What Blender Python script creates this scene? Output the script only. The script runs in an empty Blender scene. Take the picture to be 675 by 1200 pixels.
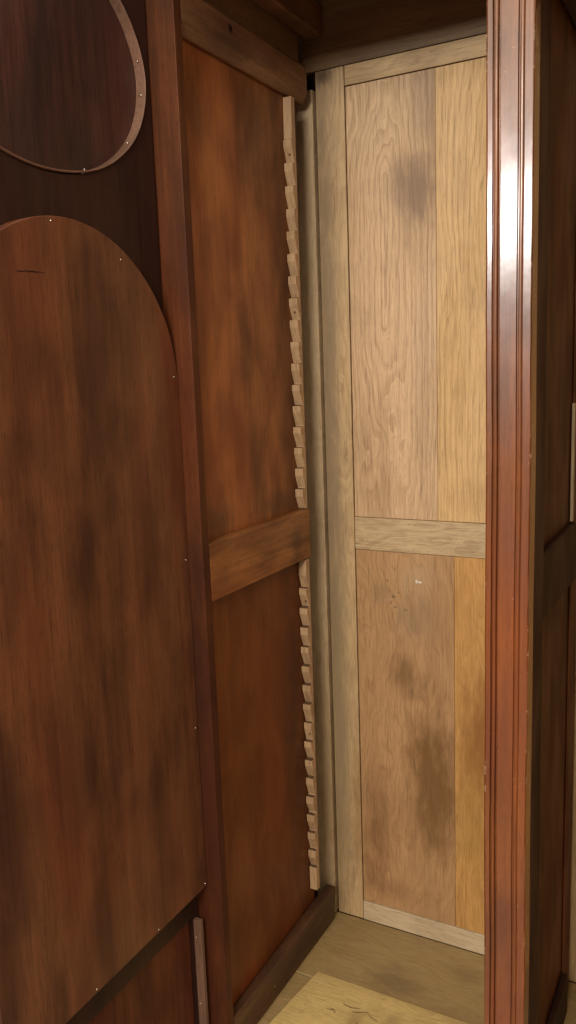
import bpy, bmesh, math, random
from mathutils import Matrix, Vector
S = bpy.context.scene
C = S.collection
random.seed(4)

# ------------------------------------------------------------------ camera
def mat_cam(rx, roll, rz):
    return Matrix.Rotation(math.radians(rz), 4, 'Z') @ Matrix.Rotation(math.radians(rx), 4, 'X') @ Matrix.Rotation(math.radians(roll), 4, 'Z')
cd = bpy.data.cameras.new('camera')
cam = bpy.data.objects.new('camera', cd); C.objects.link(cam)
cam.matrix_world = Matrix.Translation((0.7951, -1.1445, 1.281)) @ mat_cam(80.5156, -2.0937, 28.7352)
cd.sensor_fit = 'VERTICAL'; cd.sensor_height = 36; cd.lens = 979.05 / 1200 * 36
cd.clip_start = 0.01; cd.clip_end = 200
S.camera = cam
S.render.resolution_x = 576; S.render.resolution_y = 1024

# ------------------------------------------------------------------ world: the dim room the doorway opens on
W = bpy.data.worlds.new('World'); S.world = W; W.use_nodes = True
wt = W.node_tree; wn = wt.nodes; wl = wt.links
bg = wn['Background']
tc = wn.new('ShaderNodeTexCoord'); sx = wn.new('ShaderNodeSeparateXYZ'); rp = wn.new('ShaderNodeValToRGB')
mr = wn.new('ShaderNodeMapRange'); mr.inputs[1].default_value = -1; mr.inputs[2].default_value = 1
wl.new(tc.outputs['Generated'], sx.inputs[0]); wl.new(sx.outputs['Z'], mr.inputs[0]); wl.new(mr.outputs[0], rp.inputs[0])
WORLD = [(0.0, (.08, .065, .055)), (0.24, (.95, .82, .78)), (0.33, (.80, .66, .60)), (0.41, (.06, .035, .025)), (0.46, (.06, .04, .035)),
         (0.50, (.25, .20, .18)), (0.56, (.35, .32, .29)), (0.60, (.55, .48, .40)), (0.66, (1.4, 1.08, .72)), (0.76, (1.0, .8, .58)), (1.0, (.55, .46, .37))]
cr = rp.color_ramp
while len(cr.elements) > 1: cr.elements.remove(cr.elements[-1])
cr.elements[0].position = WORLD[0][0]; cr.elements[0].color = (*WORLD[0][1], 1)
for q, c in WORLD[1:]:
    e = cr.elements.new(q); e.color = (*c, 1)
wl.new(rp.outputs[0], bg.inputs[0]); bg.inputs[1].default_value = 1.5

# ------------------------------------------------------------------ the bright window / lamp behind the photographer, and an added fill
def lamp(name, loc, aim, sx_, sy_, power, col):
    ld = bpy.data.lights.new(name, 'AREA'); ld.shape = 'RECTANGLE'; ld.size = sx_; ld.size_y = sy_
    ld.energy = power; ld.color = col
    lo = bpy.data.objects.new(name, ld); C.objects.link(lo); lo.location = loc
    lo.rotation_euler = (Vector(aim) - Vector(loc)).to_track_quat('-Z', 'Y').to_euler()
lamp('window_lamp', (-0.20, -2.80, 1.93), (0.25, 0.45, 1.2), 0.60, 0.27, 39, (0.97, 0.985, 0.96))
lamp('fill_lamp', (0.62, -2.3, 2.05), (0.0, 0.3, 1.1), 0.55, 0.55, 36, (1.0, 0.91, 0.78))  # added soft fill for left wall, door and teeth; no lamp seen there

vs = S.view_settings; vs.view_transform = 'Standard'; vs.look = 'None'; vs.gamma = 1; vs.exposure = 0.0; vs.use_curve_mapping = False

# ------------------------------------------------------------------ materials
class N:
    """small node-graph helper"""
    def __init__(s, name):
        s.m = bpy.data.materials.new(name); s.m.use_nodes = True
        s.t = s.m.node_tree; s.b = s.t.nodes['Principled BSDF']
        tc = s.t.nodes.new('ShaderNodeTexCoord'); s.obj = tc.outputs['Object']
        sp = s.t.nodes.new('ShaderNodeSeparateXYZ'); s.t.links.new(s.obj, sp.inputs[0])
        s.x, s.y, s.z = sp.outputs
    def put(s, sock, v):
        if hasattr(v, 'is_linked') or isinstance(v, bpy.types.NodeSocket): s.t.links.new(v, sock)
        else: sock.default_value = v
    def math(s, op, a, b=0.0, clamp=False):
        n = s.t.nodes.new('ShaderNodeMath'); n.operation = op; n.use_clamp = clamp
        s.put(n.inputs[0], a); s.put(n.inputs[1], b); return n.outputs[0]
    def comb(s, a, b, c):
        n = s.t.nodes.new('ShaderNodeCombineXYZ')
        for i, v in enumerate((a, b, c)): s.put(n.inputs[i], v)
        return n.outputs[0]
    def noise(s, vec, scale=1, detail=3, rough=.5, dist=0):
        n = s.t.nodes.new('ShaderNodeTexNoise'); s.put(n.inputs['Vector'], vec)
        n.inputs['Scale'].default_value = scale; n.inputs['Detail'].default_value = detail
        n.inputs['Roughness'].default_value = rough; n.inputs['Distortion'].default_value = dist
        return n.outputs[0]
    def ramp(s, fac, stops):
        n = s.t.nodes.new('ShaderNodeValToRGB'); r = n.color_ramp
        while len(r.elements) > 1: r.elements.remove(r.elements[-1])
        r.elements[0].position = stops[0][0]; r.elements[0].color = (*stops[0][1], 1)
        for q, c in stops[1:]: r.elements.new(q).color = (*c, 1)
        s.put(n.inputs[0], fac); return n.outputs[0]
    def mix(s, fac, a, b, mode='MIX'):
        n = s.t.nodes.new('ShaderNodeMix'); n.data_type = 'RGBA'; n.blend_type = mode
        s.put(n.inputs[0], fac)
        for i, v in ((6, a), (7, b)):
            if isinstance(v, tuple) and len(v) == 3: v = (*v, 1)
            s.put(n.inputs[i], v)
        return n.outputs[2]
    def rng(s, v, a, b, c=0., d=1., smooth=True):
        n = s.t.nodes.new('ShaderNodeMapRange'); n.interpolation_type = 'SMOOTHSTEP' if smooth else 'LINEAR'
        s.put(n.inputs[0], v)
        for i, q in enumerate((a, b, c, d)): n.inputs[i+1].default_value = q
        return n.outputs[0]

def axes(g, along, across):
    d = {'x': g.x, 'y': g.y, 'z': g.z}
    rest = [k for k in 'xyz' if k not in (along, across)][0]
    return d[along], d[across], d[rest]

def stains_and_shade(g, col, A, H, spots):
    """dirt, stain marks and painted shade of their own shape: (across, height, r_across, r_height, strength, tint)"""
    wob = g.noise(g.comb(g.math('MULTIPLY', A, 1.6), 0.0, g.math('MULTIPLY', H, .45)), 22, 6, .68)
    for (a, h, ra, rh, k, tint) in spots:
        da = g.math('DIVIDE', g.math('SUBTRACT', A, a), ra)
        dh = g.math('DIVIDE', g.math('SUBTRACT', H, h), rh)
        r = g.math('SQRT', g.math('ADD', g.math('MULTIPLY', da, da), g.math('MULTIPLY', dh, dh)))
        r = g.math('ADD', r, g.math('MULTIPLY', g.math('SUBTRACT', wob, .5), 2.1))
        f = g.rng(r, .1, 1.3, k, 0.)
        col = g.mix(f, col, tint)
    return col

def oak(name, along='z', across='x', x0=0., d0=.05, tilt=.05, seed=0., light=(.52, .36, .20), dark=(.33, .20, .095),
        spots=(), contrast=1.0, rough=.55, hz=None, lineF=190):
    g = N(name); L, A, R = axes(g, along, across)
    Ls = g.math('ADD', L, seed)
    warp = g.noise(g.comb(g.math('MULTIPLY', A, 5.), seed, g.math('MULTIPLY', Ls, 1.6)), 1.7, 3, .55)
    warp = g.math('MULTIPLY', g.math('SUBTRACT', warp, .5), .17)
    warp2 = g.noise(g.comb(g.math('MULTIPLY', A, 16.), seed, g.math('MULTIPLY', Ls, 9.)), 2.5, 3, .6)
    warp2 = g.math('MULTIPLY', g.math('SUBTRACT', warp2, .5), .005)
    ra = g.math('SUBTRACT', A, x0)
    rd = g.math('ADD', g.math('ADD', g.math('MULTIPLY', Ls, tilt), d0), warp)
    rr = g.math('SQRT', g.math('ADD', g.math('MULTIPLY', ra, ra), g.math('MULTIPLY', rd, rd)))
    rr = g.math('ADD', rr, warp2)
    ring = g.noise(g.comb(g.math('MULTIPLY', rr, lineF), seed, 0.), 1, 2, .6)
    ringl = g.rng(ring, .42, .62)
    ridge = g.rng(g.math('ABSOLUTE', g.math('SUBTRACT', ring, .5)), .0, .045, 1., 0.)
    saw = g.math('FRACT', g.math('ADD', g.math('MULTIPLY', rr, lineF*.45), g.math('MULTIPLY', g.noise(g.comb(g.math('MULTIPLY', rr, lineF*.3), seed, g.math('MULTIPLY', Ls, 3.)), 1, 2, .5), 1.1)))
    saw = g.math('MULTIPLY', g.rng(saw, .35, .95), g.rng(saw, .95, 1., 1., 0.))
    pore = g.noise(g.comb(g.math('MULTIPLY', A, 420.), g.math('MULTIPLY', R, 90.), g.math('MULTIPLY', Ls, 14.)), 1, 2, .6)
    porel = g.rng(pore, .52, .68)
    broad = g.noise(g.comb(g.math('MULTIPLY', A, 9.), seed, g.math('MULTIPLY', Ls, 2.2)), 1.5, 3, .55)
    col = g.mix(g.math('MULTIPLY', saw, g.math('MULTIPLY', g.math('ADD', g.math('MULTIPLY', porel, .6), .8), .56*contrast)), light, dark)
    col = g.mix(g.math('MULTIPLY', ringl, .12*contrast), col, dark)
    col = g.mix(g.math('MULTIPLY', g.math('MULTIPLY', ridge, g.math('ADD', porel, .35)), .42*contrast), col, tuple(c*.62 for c in dark))
    pf = g.noise(g.comb(g.math('MULTIPLY', A, 800.), g.math('MULTIPLY', R, 100.), g.math('MULTIPLY', Ls, 40.)), 1, 2, .6)
    col = g.mix(g.rng(pf, .48, .70, 0., .34), col, tuple(c*.6 for c in dark))
    col = g.mix(g.math('MULTIPLY', porel, .26), col, tuple(c*.55 for c in dark))
    col = g.mix(g.rng(broad, .45, .75, 0., .38), col, tuple(c*.8 for c in dark))
    grime = g.noise(g.comb(g.x, g.y, g.z), 6.5, 4, .6)
    col = g.mix(g.rng(grime, .5, .78, 0., .35), col, (.25, .155, .08))
    col = stains_and_shade(g, col, A, L if hz is None else {'x': g.x, 'y': g.y, 'z': g.z}[hz], spots)
    g.put(g.b.inputs['Base Color'], col)
    g.put(g.b.inputs['Roughness'], g.rng(broad, .3, .7, rough-.08, rough+.1))
    g.b.inputs['Specular IOR Level'].default_value = .35
    bp = g.t.nodes.new('ShaderNodeBump'); bp.inputs['Strength'].default_value = .35; bp.inputs['Distance'].default_value = .0012
    h = g.math('SUBTRACT', g.math('MULTIPLY', ringl, -.5), g.math('MULTIPLY', porel, .6))
    g.put(bp.inputs['Height'], h); g.t.links.new(bp.outputs[0], g.b.inputs['Normal'])
    return g.m

def mahogany(name, along='z', across='y', lo=(.055, .018, .008), hi=(.19, .075, .028), seed=0., rough=.35, blotch=.6,
             spots=(), spec=.5, coat=0., streak=1., wear=0., bump=.25, figure=.38):
    g = N(name); L, A, R = axes(g, along, across)
    Ls = g.math('ADD', L, seed)
    st = g.noise(g.comb(g.math('MULTIPLY', A, 16.), g.math('MULTIPLY', R, 8.), g.math('MULTIPLY', Ls, .9)), 1, 4, .6, .3)
    fine = g.noise(g.comb(g.math('MULTIPLY', A, 380.), g.math('MULTIPLY', R, 200.), g.math('MULTIPLY', Ls, 16.)), 1, 2, .55)
    bl = g.noise(g.comb(g.math('MULTIPLY', A, 13.), g.math('MULTIPLY', R, 2.), g.math('MULTIPLY', Ls, 5.5)), 1, 3, .5, .4)
    f = g.math('ADD', g.math('MULTIPLY', g.rng(st, .33, .67), .42*streak), g.math('MULTIPLY', g.rng(bl, .32, .66), blotch), True)
    col = g.mix(f, lo, hi)
    pr = g.noise(g.comb(g.math('MULTIPLY', A, 900.), g.math('MULTIPLY', R, 500.), g.math('MULTIPLY', Ls, 45.)), 1, 1, .5)
    mid = g.noise(g.comb(g.math('MULTIPLY', A, 110.), g.math('MULTIPLY', R, 60.), g.math('MULTIPLY', Ls, 3.5)), 1, 3, .6, .2)
    col = g.mix(g.rng(mid, .36, .68, .0, figure), col, tuple(c*.62 for c in lo))
    col = g.mix(g.rng(fine, .5, .72, 0., .38), col, tuple(c*.45 for c in lo))
    col = g.mix(g.rng(pr, .60, .68, 0., .45), col, tuple(c*.35 for c in lo))
    hue = g.noise(g.comb(g.math('MULTIPLY', A, 5.), seed, g.math('MULTIPLY', Ls, 1.2)), 1.3, 2)
    col = g.mix(g.rng(hue, .4, .7, 0., .30), col, (hi[0]*.95, hi[1]*.58, hi[2]*.55))
    col = stains_and_shade(g, col, A, L, spots)
    rg = g.rng(bl, .3, .7, rough+.08, rough-.04)
    if wear:
        wn_ = g.noise(g.comb(g.x, g.y, g.z), 55, 5, .7)
        edge = g.math('ADD', g.rng(g.x, .4835, .4865, 1., 0.), g.rng(g.x, .5395, .5435, 0., 1.), True)
        wv = g.noise(g.comb(0., 0., g.math('MULTIPLY', g.z, 5.)), 1, 2)
        wm = g.math('MULTIPLY', g.rng(g.math('ADD', g.math('ADD', wn_, g.math('MULTIPLY', edge, .10)), g.math('MULTIPLY', g.math('SUBTRACT', wv, .55), .5)), .67, .70, 0., 1.), wear)
        col = g.mix(wm, col, (.42, .27, .17))
        rg = g.math('ADD', rg, g.math('MULTIPLY', wm, .3))
    g.put(g.b.inputs['Base Color'], col)
    g.put(g.b.inputs['Roughness'], rg)
    g.b.inputs['Specular IOR Level'].default_value = spec
    g.b.inputs['Coat Weight'].default_value = coat; g.b.inputs['Coat Roughness'].default_value = .17
    bp = g.t.nodes.new('ShaderNodeBump'); bp.inputs['Strength'].default_value = bump; bp.inputs['Distance'].default_value = .0008
    wob = g.noise(g.comb(g.math('MULTIPLY', g.x, 8.), g.math('MULTIPLY', g.y, 8.), g.math('MULTIPLY', g.z, 5.)), 3, 3, .5)
    h = g.math('ADD', g.math('MULTIPLY', fine, -.35), g.math('MULTIPLY', wob, 1.6))
    g.put(bp.inputs['Height'], h); g.t.links.new(bp.outputs[0], g.b.inputs['Normal'])
    if coat: g.t.links.new(bp.outputs[0], g.b.inputs['Coat Normal'])
    return g.m

def metal(name, c, r):
    g = N(name); g.b.inputs['Metallic'].default_value = 1; g.b.inputs['Roughness'].default_value = r
    n = g.noise(g.obj, 400, 2); g.put(g.b.inputs['Base Color'], g.mix(n, c, tuple(q*.7 for q in c))); return g.m

DB = (.15, .072, .024)      # old brown stain
GB = (.24, .155, .10)      # grey water stain
M = {}
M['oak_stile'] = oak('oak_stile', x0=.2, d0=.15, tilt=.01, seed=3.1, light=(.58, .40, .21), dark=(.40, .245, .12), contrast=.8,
    spots=[(.006, 1.25, .034, 1.1, .75, (.25, .18, .11)), (.006, .45, .036, .8, .6, (.27, .195, .11)), (.055, .28, .02, .18, .55, (.26, .13, .045)), (.015, 1.87, .022, .02, .8, (.09, .045, .025)),  # left grey spots paint post shadow over stain; dark top blob paints bearer shadow
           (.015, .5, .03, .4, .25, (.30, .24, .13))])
M['oak_post'] = oak('oak_post', x0=.1, d0=.22, tilt=.01, seed=8.3, light=(.62, .47, .29), dark=(.42, .30, .175), contrast=.7,
    spots=[(-.02, .35, .05, .5, .5, (.27, .17, .075))])
M['oak_rail'] = oak('oak_rail', along='x', across='z', x0=.945, d0=.03, tilt=.10, seed=.7, light=(.56, .40, .225), dark=(.33, .215, .11), contrast=.85, hz='x')
M['oak_rail_top'] = oak('oak_rail_top', along='x', across='z', x0=1.7, d0=.1, tilt=.05, seed=2.2, light=(.60, .40, .20), dark=(.34, .23, .12), contrast=.7, hz='x')
M['oak_rail_low'] = oak('oak_rail_low', along='x', across='z', x0=-.1, d0=.03, tilt=.1, seed=5.2, light=(.60, .47, .30), dark=(.44, .32, .19), contrast=.6, hz='x')
M['oak_board_a'] = oak('oak_board_a', x0=.145, d0=-.095, tilt=.115, seed=-.6, light=(.66, .44, .25), dark=(.39, .235, .12), contrast=1.08,
    spots=[(.205, 1.62, .060, .080, .85, GB), (.23, 1.80, .03, .12, .42, GB), (.225, 1.25, .03, .35, .22, GB), (.09, 1.14, .03, .12, .18, DB),
           (.12, 1.02, .07, .06, .30, (.34, .20, .09))])
M['oak_board_b'] = oak('oak_board_b', x0=.385, d0=-.21, tilt=.10, seed=.9, light=(.70, .45, .205), dark=(.46, .27, .11), contrast=.95,
    spots=[(.30, 1.62, .03, .06, .18, GB), (.33, 1.02, .07, .05, .28, (.36, .19, .07))])
M['oak_board_c'] = oak('oak_board_c', x0=.17, d0=.06, tilt=-.04, seed=4.4, light=(.47, .27, .125), dark=(.32, .17, .07), contrast=.75,
    spots=[(.20, .84, .05, .05, .25, (.48, .36, .22)), (.235, .38, .07, .22, .92, (.17, .080, .024)), (.165, .62, .032, .06, .7, DB), (.21, .60, .02, .05, .35, DB),
           (.10, .24, .04, .16, .6, (.17, .075, .03)), (.12, .80, .03, .03, .35, (.20, .14, .08)), (.12, .10, .1, .03, .4, (.2, .1, .045)),
           (.21, .16, .035, .07, .4, (.36, .215, .10)), (.201, .8335, .0035, .0045, .8, (.8, .74, .62)), (.208, .8325, .005, .003, .8, (.8, .74, .62)), (.148, .795, .006, .004, .7, (.09, .05, .025)), (.142, .782, .003, .006, .6, (.09, .05, .025)), (.152, .772, .005, .003, .7, (.09, .05, .025)), (.175, .768, .004, .003, .6, (.09, .05, .025)), (.135, .83, .003, .003, .6, (.09, .05, .025)), (.160, .805, .003, .003, .6, (.09, .05, .025)), (.2, .75, .06, .06, .35, (.24, .17, .10))])
M['oak_board_d'] = oak('oak_board_d', x0=.42, d0=.05, tilt=.03, seed=6.1, light=(.58, .31, .10), dark=(.40, .19, .05), contrast=.6,
    spots=[(.34, .50, .05, .18, .9, (.27, .11, .025)), (.325, .30, .05, .16, .45, (.33, .18, .04))])
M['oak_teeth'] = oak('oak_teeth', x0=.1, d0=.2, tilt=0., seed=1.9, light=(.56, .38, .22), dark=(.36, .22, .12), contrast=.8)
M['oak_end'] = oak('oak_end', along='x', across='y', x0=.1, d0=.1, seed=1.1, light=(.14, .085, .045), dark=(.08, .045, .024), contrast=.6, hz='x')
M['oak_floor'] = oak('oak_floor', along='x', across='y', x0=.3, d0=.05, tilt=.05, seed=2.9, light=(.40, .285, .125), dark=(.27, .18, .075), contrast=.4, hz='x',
    spots=[(.03, .0, .05, .6, .55, (.13, .085, .04)), (.33, .20, .05, .07, .5, (.14, .095, .05)), (.42, .33, .03, .05, .3, (.14, .095, .05))])  # first spot paints floor shade into the boards; the others are dirt
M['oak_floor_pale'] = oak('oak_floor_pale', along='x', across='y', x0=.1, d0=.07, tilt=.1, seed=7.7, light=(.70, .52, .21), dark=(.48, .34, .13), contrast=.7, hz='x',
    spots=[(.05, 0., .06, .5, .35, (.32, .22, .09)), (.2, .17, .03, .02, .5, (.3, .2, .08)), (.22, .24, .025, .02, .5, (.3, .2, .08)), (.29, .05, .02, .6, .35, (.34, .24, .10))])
BK = (.035, .014, .008)
M['side_upper'] = mahogany('side_upper', lo=(.15, .050, .016), hi=(.40, .148, .045), streak=.55, figure=.22, seed=1.3, blotch=.75, rough=.40, spec=.3,
    spots=[(.08, 1.50, .03, .06, .4, BK), (.20, 1.33, .04, .08, .4, BK), (.07, 1.72, .05, .06, .35, BK), (.26, 1.70, .08, .14, .5, BK), (.36, 1.3, .05, .6, .55, BK),
           (.08, 1.02, .06, .06, .6, BK), (.22, 1.10, .03, .12, .45, BK), (.12, 1.22, .03, .05, .35, BK), (.3, 1.02, .1, .03, .5, BK)])
M['side_lower'] = mahogany('side_lower', lo=(.12, .033, .008), hi=(.23, .072, .020), streak=.5, figure=.2, seed=5.3, spec=.3, blotch=.5, rough=.42,
    spots=[(.34, .5, .05, .6, .5, BK), (.1, .2, .2, .1, .3, BK)])
M['side_rail'] = mahogany('side_rail', along='y', across='z', lo=(.11, .036, .012), hi=(.38, .165, .052), seed=2.1, rough=.38, blotch=.75, spec=.35,
    spots=[(.93, .34, .05, .035, .6, (.05, .022, .01)), (.93, .06, .03, .06, .35, (.05, .022, .01))])
M['side_rail_dark'] = mahogany('side_rail_dark', along='y', across='z', lo=(.035, .016, .008), hi=(.12, .056, .026), seed=6.1, rough=.5, blotch=.6)
M['bearer'] = mahogany('bearer', along='y', across='z', lo=(.10, .048, .022), hi=(.28, .145, .068), seed=7.9, rough=.5, blotch=.7, spec=.25)
M['stile_red'] = mahogany('stile_red', across='x', lo=(.050, .017, .008), hi=(.135, .044, .016), seed=3.7, rough=.46, blotch=.6, spec=.15,
    spots=[(-.02, .55, .12, .55, .55, (.03, .010, .007))])  # dark spot paints the shade on the stile's lower half
M['post_red'] = mahogany('post_red', across='x', lo=(.09, .027, .007), hi=(.26, .080, .017), seed=9.1, rough=.36, blotch=.5, spec=.45, coat=.9, wear=.6, bump=.3)
M['door_frame'] = mahogany('door_frame', lo=(.020, .009, .006), hi=(.048, .019, .013), seed=.4, spec=.25, rough=.42, blotch=.4)
M['door_arch'] = mahogany('door_arch', lo=(.050, .018, .010), hi=(.21, .082, .036), seed=7.2, rough=.32, blotch=.45, streak=1.0, spec=.4, figure=.2,
    spots=[(-.44, .72, .05, .12, .4, BK), (-.12, .62, .03, .05, .5, BK), (-.10, 1.02, .05, .12, .4, BK), (-.2, .9, .03, .25, .3, BK), (-.3, 1.30, .10, .05, .3, BK)])
M['door_dark'] = mahogany('door_dark', lo=(.022, .011, .009), hi=(.085, .034, .026), seed=2.4, rough=.34, blotch=.6)
M['door_lower'] = mahogany('door_lower', lo=(.045, .013, .006), hi=(.13, .040, .018), seed=3.4, rough=.42, blotch=.6, spec=.2)
M['bead'] = mahogany('bead', lo=(.13, .070, .045), hi=(.25, .145, .10), seed=4.9, rough=.45, blotch=.5)
M['partition'] = mahogany('partition', lo=(.085, .030, .012), hi=(.24, .088, .030), seed=4.1, spec=.15, rough=.5, blotch=.6)
M['partition_stile'] = mahogany('partition_stile', lo=(.030, .013, .009), hi=(.075, .032, .021), seed=1.1, spec=.12, rough=.5, blotch=.5)
M['top_dark'] = mahogany('top_dark', along='x', across='z', lo=(.16, .095, .045), hi=(.34, .21, .10), seed=8.8, rough=.5, blotch=.5)
M['pin'] = metal('pin_steel', (.80, .76, .70), .25)
M['brass'] = metal('screw_brass', (.45, .36, .22), .4)

# ------------------------------------------------------------------ mesh helpers
def finish(name, bm, m, parent=None, bevel=.0012, seg=2, smooth=False):
    me = bpy.data.meshes.new(name); bmesh.ops.recalc_face_normals(bm, faces=bm.faces); bm.to_mesh(me); bm.free()
    me.materials.append(M[m] if isinstance(m, str) else m)
    o = bpy.data.objects.new(name, me); C.objects.link(o)
    if parent:
        o.parent = parent; o.matrix_parent_inverse = PINV.get(parent.name, Matrix.Identity(4))
    if bevel:
        b = o.modifiers.new('bevel', 'BEVEL'); b.width = bevel; b.segments = seg; b.limit_method = 'ANGLE'; b.angle_limit = math.radians(35)
    if smooth:
        for f in me.polygons: f.use_smooth = True
    return o
PINV = {}
def bx(bm, x0, x1, y0, y1, z0, z1):
    v = [bm.verts.new((x, y, z)) for x in (x0, x1) for y in (y0, y1) for z in (z0, z1)]
    for f in ((0, 1, 3, 2), (4, 6, 7, 5), (0, 4, 5, 1), (2, 3, 7, 6), (0, 2, 6, 4), (1, 5, 7, 3)):
        bm.faces.new([v[i] for i in f])
    return bm
def box(name, m, parent, x0, x1, y0, y1, z0, z1, **k):
    return finish(name, bx(bmesh.new(), x0, x1, y0, y1, z0, z1), m, parent, **k)
def prism(bm, loop, fn0, fn1):
    """extrude a closed 2D loop between two mappings"""
    a = [bm.verts.new(fn0(*p)) for p in loop]; b = [bm.verts.new(fn1(*p)) for p in loop]
    n = len(loop)
    for i in range(n): bm.faces.new((a[i], a[(i+1) % n], b[(i+1) % n], b[i]))
    bm.faces.new(a); bm.faces.new(b[::-1]); return bm
def slab_with_holes(outer, holes, x0, x1):
    bm = bmesh.new()
    allE = []
    for lp in [outer] + holes:
        vs_ = [bm.verts.new((x1, p[0], p[1])) for p in lp]
        for i in range(len(vs_)): allE.append(bm.edges.new((vs_[i], vs_[(i+1) % len(vs_)])))
    bmesh.ops.triangle_fill(bm, edges=allE, use_beauty=True)
    r = bmesh.ops.extrude_face_region(bm, geom=bm.faces[:])
    for v in r['geom']:
        if isinstance(v, bmesh.types.BMVert): v.co.x = x0
    return bm

def root(name, loc, label, cat):
    o = bpy.data.objects.new(name, None); C.objects.link(o); o.location = loc; o.empty_display_size = .1
    o['label'] = label; o['category'] = cat
    PINV[name] = Matrix.Translation(loc).inverted(); return o

# ------------------------------------------------------------------ setting
def struct(name, bm, m):
    o = finish(name, bm, m, None, bevel=0); o['kind'] = 'structure'; return o
gf = N('room_floor_mat')
pl = gf.noise(gf.comb(gf.math('MULTIPLY', gf.x, 3.), gf.math('MULTIPLY', gf.y, 30.), 0.), 2, 4)
gf.put(gf.b.inputs['Base Color'], gf.ramp(pl, [(.3, (.16, .12, .09)), (.7, (.28, .22, .17))])); gf.b.inputs['Roughness'].default_value = .45
struct('floor', bx(bmesh.new(), -6, 6, -6, 3, -.24, -.14), gf.m)
gw = N('room_wall_mat')
gw.put(gw.b.inputs['Base Color'], gw.ramp(gw.noise(gw.obj, 3, 4), [(.3, (.42, .37, .31)), (.7, (.48, .43, .37))])); gw.b.inputs['Roughness'].default_value = .85
struct('wall', bx(bmesh.new(), -6, 6, .62, .72, -.138, 2.7), gw.m)

# ------------------------------------------------------------------ the wardrobe
XA, XB = .4824, .5443            # the glossy centre post
YB = .4937                       # face of the oak back frame
XR = 1.04                        # far end of the right compartment
W_ = root('wardrobe', (.5, .25, -.135), 'old mahogany wardrobe with open arched door, oak lined back and toothed shelf supports', 'wardrobe')

# --- carcass
box('plinth', 'door_frame', W_, -.075, XR+.03, .004, .53, -.135, -.026)
box('bottom_board', 'oak_floor', W_, -.06, XR, .27, YB, -.022, 0., bevel=.002)   # rear board of the floor
_fe = [(.006, .0), (.0175, .10), (.0255, .16), (.030, .20), (.0355, .24), (.0425, .2885), (.10, .2878), (.16, .2884), (.24, .2872), (.34, .2880), (XA-.004, .2874), (XA-.004, .0)]  # left edge cut along the shadow line of the left stile
fl = finish('floor_panel', prism(bmesh.new(), _fe, lambda x, y: (x, y, -.018), lambda x, y: (x, y, .0022)), 'oak_floor_pale', W_, bevel=.0012)
fl['label'] = 'pale worn front floor board with dark scratches'
box('floor_edge', 'oak_floor', W_, -.06, .4, -.0, .268, -.021, -.0005, bevel=.002)
box('bottom_board', 'oak_floor', W_, XA+.01, XR, .0, .268, -.022, 0., bevel=.002)
# dark knife marks and cracks in the pale board
def crack(parent, pts, w, z, mname='door_frame', plane='z'):
    bm = bmesh.new(); prev = None
    n = len(pts)
    for i, p in enumerate(pts):
        a = Vector(pts[max(i-1, 0)]); b = Vector(pts[min(i+1, n-1)]); d = (b-a).normalized()
        nrm = Vector((-d.y, d.x)); ww = w*(.35+.65*math.sin(math.pi*(i+.3)/(n-.4)))*(.7+.6*random.random())
        q = Vector(p); l = q+nrm*ww; r = q-nrm*ww
        f = {'z': lambda u: (u.x, u.y, z), 'y': lambda u: (u.x, z, u.y), 'x': lambda u: (z, u.x, u.y)}[plane]
        cur = (bm.verts.new(f(l)), bm.verts.new(f(r)))
        if prev: bm.faces.new((prev[0], prev[1], cur[1], cur[0]))
        prev = cur
    return bm

box('top_board', 'top_dark', W_, -.075, XR+.03, -.02, .53, 2.02, 2.05)
box('top_rail', 'stile_red', W_, -.05, XR, -.004, .030, 1.895, 2.018)
box('outer_side', 'door_frame', W_, -.073, -.058, .002, .525, -.024, 2.018)

# --- left side wall
sw = box('side_wall', 'stile_red', W_, -.056, 0., 0., .020, -.022, 1.893, bevel=.0008)
sw['label'] = 'left side wall of red brown framed panels'
box('side_panel', 'side_upper', sw, -.034, -.020, .0225, .404, .975, 1.84)
box('side_panel', 'side_lower', sw, -.034, -.021, .0225, .404, .06, .915)
box('middle_rail', 'side_rail', sw, -.019, 0., .0215, .401, .8928, .9963, bevel=.002)
# bottom rail, slightly bowed ledge
bm = bmesh.new(); bx(bm, -.019, .0, .0215, .462, .003, .076)
for v in bm.verts:
    if v.co.z > .05: v.co.z += .012*(v.co.y/.43)
    if v.co.z > .05 and v.co.x > -.01 and v.co.y > .3: v.co.x += .006
finish('bottom_rail', bm, 'side_rail_dark', sw, bevel=.003)
# upper bearer with a ridge, and the deeper one above
bm = bmesh.new(); prism(bm, [(-.019, 1.810), (-.012, 1.810), (-.0008, 1.826), (-.0008, 1.874), (-.006, 1.882), (-.019, 1.882)], lambda x, z: (x, .0215, z), lambda x, z: (x, .452, z))
bear = finish('top_bearer', bm, 'bearer', sw, bevel=.003)
bm = bmesh.new(); bx(bm, -.019, .018, .0215, .49, 1.940, 2.0); finish('top_bearer', bm, 'bearer', sw, bevel=.004)
box('side_panel', 'top_dark', sw, -.040, -.022, .0225, .458, 1.842, 2.016)

def disc(name, m, parent, p, axis, r, h=.0006, seg=10):
    bm = bmesh.new()
    bmesh.ops.create_uvsphere(bm, u_segments=seg, v_segments=6, radius=r)
    k = 'xyz'.index(axis)
    for v in bm.verts: v.co[k] *= h/r
    for v in bm.verts: v.co += Vector(p)
    return finish(name, bm, m, parent, bevel=0, smooth=True)
disc('screw', 'brass', sw, (.0008, .172, .036), 'x', .0045, .0015)
disc('screw', 'brass', sw, (.0008, .275, .050), 'x', .0035, .0012)
disc('bolt_hole', 'door_frame', bear, (-.0006, .165, 1.858), 'x', .007, .0008)

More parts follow.
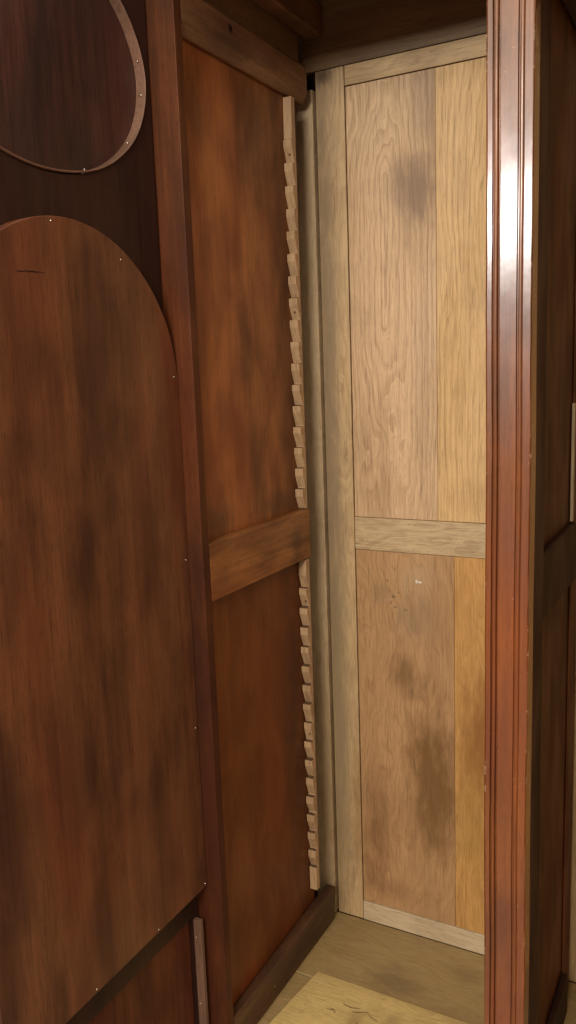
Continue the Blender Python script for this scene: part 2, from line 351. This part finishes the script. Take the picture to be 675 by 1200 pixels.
# --- toothed shelf supports
def toothed(name, parent, x0, x1, yf, yb, z0, z1, n, ztop_plain=0., zbot_plain=0., rnd=True, m='oak_teeth'):
    """sawtooth strip: tooth = upright tip then a slope back, flat ledge on top; a profile in Y-Z extruded in X"""
    dep = .0105
    prof = [(yb, z1), (yf+dep*.35, z1)]
    zz = z1
    if ztop_plain: prof.append((yf+dep*.2, z1-ztop_plain)); zz -= ztop_plain
    step = (zz - z0 - zbot_plain)/n
    for i in range(n):
        j = (lambda s: random.uniform(-s, s)) if rnd else (lambda s: 0)
        t = yf + j(.0012)
        prof += [(t, zz-.0008), (t+j(.0006), zz-step*(.34+j(.05))), (yf+dep+j(.001), zz-step+.0012+j(.0006)), (yf+dep*.9, zz-step)]
        zz -= step
    if zbot_plain: prof += [(yf+.004, zz), (yf+.004, z0)]
    prof.append((yb, z0))
    bm = bmesh.new(); prism(bm, prof, lambda y, z: (x0, y, z), lambda y, z: (x1+.0, y, z))
    bm.normal_update()
    bmesh.ops.recalc_face_normals(bm, faces=bm.faces)
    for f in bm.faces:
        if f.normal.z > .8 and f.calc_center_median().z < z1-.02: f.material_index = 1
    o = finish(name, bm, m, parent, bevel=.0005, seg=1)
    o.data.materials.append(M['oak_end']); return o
SUP = []
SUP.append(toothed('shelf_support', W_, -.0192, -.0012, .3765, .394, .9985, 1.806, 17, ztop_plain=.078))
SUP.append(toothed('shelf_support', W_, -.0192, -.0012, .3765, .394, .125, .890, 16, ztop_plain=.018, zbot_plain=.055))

# --- oak corner post + back
box('corner_post', 'oak_post', W_, -.056, -.0080, .4860, YB+.015, .002, 1.846, bevel=.001)
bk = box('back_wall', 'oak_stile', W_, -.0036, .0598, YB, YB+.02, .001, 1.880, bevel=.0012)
bk['label'] = 'pale oak back wall framed into two tall panels'
box('back_rail', 'oak_rail_top', bk, .0612, .52, YB, YB+.02, 1.8425, 1.880)
box('back_rail', 'oak_rail', bk, .0612, .52, YB, YB+.02, .8945, .9660)
box('back_rail', 'oak_rail_low', bk, .0612, .52, YB-.001, YB+.02, .001, .0485)
box('back_board', 'oak_board_a', bk, .0622, .2490, YB+.0012, YB+.016, .9670, 1.8405, bevel=.0008)
box('back_board', 'oak_board_b', bk, .2494, .49, YB+.0014, YB+.016, .9670, 1.8405, bevel=.0008)
box('back_board', 'oak_board_c', bk, .0622, .2830, YB+.0012, YB+.016, .0495, .8935, bevel=.0008)
box('back_board', 'oak_board_d', bk, .2834, .49, YB+.0014, YB+.016, .0495, .8935, bevel=.0008)
box('rear_sheet', 'door_frame', W_, -.056, XR, YB+.022, YB+.03, -.02, 2.018, bevel=0)
box('upper_back', 'top_dark', W_, -.055, XR, YB+.003, YB+.018, 1.8825, 2.018, bevel=.001)

# --- centre partition, its glossy moulded post
prof = [(XA, .03), (XA, .0022), (XA+.002, .0001), (.4905, .0), (.4914, .0040), (.4922, .0044), (.4934, -.0002), (.4944, -.0009), (.4956, -.0012), (.4968, -.0009), (.4979, -.0002),
        (.4990, .0044), (.4998, .0046), (.5010, .0004), (.5020, .0), (.5235, .0), (.5246, .0030), (.5254, .0030), (.5264, -.0001), (.5274, -.0007), (.5285, -.0009), (.5296, -.0007), (.5305, .0),
        (.5314, .0016), (.5324, .0004), (XB-.0022, .0004), (XB-.0006, .0012), (XB, .0030), (XB, .03)]
bm = bmesh.new(); 
zs = [-.022 + i*(1.893+.022)/60 for i in range(61)]
rings = []
for z in zs:
    wv = .0004*math.sin(z*7.1)+.0003*math.sin(z*17+1)
    ring = []
    for i, (x, y) in enumerate(prof):
        e = 0
        if i in (2, 3): e = random.uniform(0, .0006)
        if i in (26, 27): e = random.uniform(0, .0012)
        ring.append(bm.verts.new((x+wv-(e if i > 12 else -e), y, z)))
    rings.append(ring)
for a, b in zip(rings, rings[1:]):
    for i in range(len(prof)-1): bm.faces.new((a[i], a[i+1], b[i+1], b[i]))
    bm.faces.new((a[-1], a[0], b[0], b[-1]))
bm.faces.new(rings[0]); bm.faces.new(rings[-1][::-1])
pt = finish('partition', bx(bmesh.new(), .4985, .5275, .0325, .462, .001, 1.893), 'partition', W_)
pt['label'] = 'dark framed partition behind the glossy front post'
po = finish('front_post', bm, 'post_red', pt, bevel=0)
po['label'] = 'glossy reddish post with two bead mouldings'
box('stile', 'partition_stile', pt, .529, XB-.0015, .0315, .105, .001, 1.893, bevel=.003)
box('middle_rail', 'partition_stile', pt, .529, .541, .1065, .402, .8928, .9963, bevel=.003)
box('bottom_rail', 'partition_stile', pt, .529, .541, .1065, .402, .0015, .088, bevel=.003)
box('top_bearer', 'side_rail_dark', pt, .529, .557, .1065, .46, 1.805, 1.88, bevel=.004)
box('corner_post', 'oak_post', W_, .5295, .5350, .388, .400, .9985, 1.21, bevel=.002)
box('side_panel', 'partition', pt, .5285, .5315, .403, .470, .001, 1.80)
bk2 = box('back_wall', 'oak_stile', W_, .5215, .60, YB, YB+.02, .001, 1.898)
box('back_board', 'oak_board_d', bk2, .6015, .80, YB+.0012, YB+.016, .001, 1.898)
box('back_board', 'oak_board_b', bk2, .8015, XR-.002, YB+.0012, YB+.016, .001, 1.898)
box('door', 'post_red', W_, .74, XR, -.026, -.006, -.02, 1.93, bevel=.002)['label'] = 'added closed door leaf, out of view, shading the next compartment'  # unseen leaf added to keep the right compartment dark
# far end of the right compartment
box('end_wall', 'side_lower', W_, XR+.001, XR+.028, .0, .525, -.022, 2.018)

# --- the open left door (hinged at x = -.05, standing square out of the opening)
XF, XP = -.050, -.030
D0, D1 = -.515, -.004
def ell(cy, cz, a, b, n, t0=0., t1=2*math.pi, pw=1.):
    return [(cy+a*math.cos(t0+(t1-t0)*i/n), cz+b*math.sin(t0+(t1-t0)*i/n)) for i in range(n)]
hole1 = ell(-.25, 1.73, .232, .168, 96)
hole2 = [(-.47, .302), (-.47, .04), (-.022, .04), (-.022, .302)]
bm = slab_with_holes([(D0, -.02), (D1, -.02), (D1, 1.93), (D0, 1.93)], [hole1, hole2], -.076, XF)
dr = finish('door', bm, 'door_frame', W_, bevel=.001)
dr['label'] = 'open dark mahogany door seen from its inner face'
# oval panel, its thin bent bead, lower panel
bm = bmesh.new(); lp = ell(-.25, 1.73, .2315, .1675, 96)
prism(bm, lp, lambda y, z: (-.070, y, z), lambda y, z: (-.0635, y, z)); finish('oval_panel', bm, 'door_dark', dr, bevel=0)
bm = bmesh.new()
def ringmesh(bm, cy, cz, a, b, w, x0, x1, n=120):
    R_ = []
    for i in range(n):
        t = 2*math.pi*i/n; c, s = math.cos(t), math.sin(t)
        jj = .0004*math.sin(5*t)+.0003*math.sin(11*t+1)
        o_ = (cy+(a+jj)*c, cz+(b+jj)*s); q = (cy+(a-w+jj)*c, cz+(b-w+jj)*s)
        R_.append([bm.verts.new((x0, *q)), bm.verts.new((x1-.001, *q)), bm.verts.new((x1, (q[0]*.6+o_[0]*.4), (q[1]*.6+o_[1]*.4))), bm.verts.new((x1-.0012, *o_)), bm.verts.new((x0, *o_))])
    for i in range(n):
        A_, B_ = R_[i], R_[(i+1) % n]
        for k in range(5): bm.faces.new((A_[k], A_[(k+1) % 5], B_[(k+1) % 5], B_[k]))
ringmesh(bm, -.25, 1.73, .2312, .1672, .0026, -.0633, -.0455)
rg_ = finish('oval_bead', bm, 'bead', dr, bevel=0)
box('lower_panel', 'door_lower', dr, -.068, -.060, -.469, -.023, .041, .301)
lb = box('panel_bead', 'bead', dr, -.0595, -.0345, -.0215, -.0125, .0415, .297, bevel=.001)
lb2 = box('panel_bead', 'bead', dr, -.0595, -.040, -.4695, -.462, .0415, .297, bevel=.001)
# arched panel
ac, aa, ab, az = -.2395, .2395, .2364, 1.264
loop = [(ac-aa, .358), (ac+aa, .358)] + [(ac+aa*math.cos(math.pi*i/64), az+ab*math.sin(math.pi*i/64)) for i in range(65)]
bm = bmesh.new(); prism(bm, loop, lambda y, z: (XF+.0006, y, z), lambda y, z: (XP, y, z))
ap = finish('arched_panel', bm, 'door_arch', dr, bevel=.0022, seg=3)
# split in the arched panel
finish('crack', crack(None, [(-.338, 1.4215), (-.329, 1.4212), (-.322, 1.4226), (-.316, 1.4221), (-.309, 1.4232), (-.303, 1.4226), (-.296, 1.4231), (-.288, 1.4222)], .0008, XP+.0004, plane='x'), 'door_frame', ap, bevel=0)
# panel pins: heads sit on the real surface along edge
for (y, z) in [(-.268, 1.492), (-.128, 1.455), (-.012, 1.280), (-.008, .972), (-.008, .668), (-.006, .366), (-.145, .364), (-.30, .365), (-.445, .366)]:
    disc('pin', 'pin', ap, (XP+.0002, y, z), 'x', .0016, .0012)
for t in (-.10, .20, -.62, -1.2, .8, 1.4, 2.2, 2.9, 3.7, 4.4):
    y, z = -.25+(.2268)*math.cos(t), 1.73+(.1630)*math.sin(t)
    disc('pin', 'pin', rg_, (-.053, y, z), 'y', .0016, .0012)
for z in (.262, .125):
    disc('pin', 'pin', lb, (-.046, -.0216, z), 'y', .0016, .0012)
# hinges, between door edge and stile
for z in (.25, 1.0, 1.72):
    bm = bmesh.new(); bmesh.ops.create_cone(bm, cap_ends=True, segments=16, radius1=.005, radius2=.005, depth=.06)
    for v in bm.verts: v.co += Vector((-.081, -.002, z))
    finish('hinge', bm, 'brass', dr, bevel=0)
# dark scratches in the pale floor board, splits in the oak
def wander(x, y, n, st, a):
    out = [(x, y)]
    for _ in range(n):
        a += random.uniform(-.9, .9); x += st*math.cos(a); y += st*.7*math.sin(a); out.append((x, y))
    return out
for (x, y, n, a) in [(.13, .228, 8, -.5), (.155, .214, 7, .9), (.19, .222, 5, -.3), (.21, .198, 9, .2), (.255, .205, 7, -.4), (.105, .20, 5, .5), (.30, .23, 5, .1), (.24, .178, 4, -.8), (.33, .205, 6, .6), (.17, .18, 4, 0)]:
    finish('scratch', crack(None, wander(x, y, n, .0055, a), .0008, .0028), 'side_rail_dark', fl, bevel=0)
# fixing nails in the toothed strips, dowel ends in the oak stile
for z in (1.70, 1.40, 1.12, .80, .50, .20):
    disc('nail', 'brass', SUP[0 if z > 1 else 1], (-.008+random.uniform(-.003, .003), .3795, z), 'y', .0022, .0042)
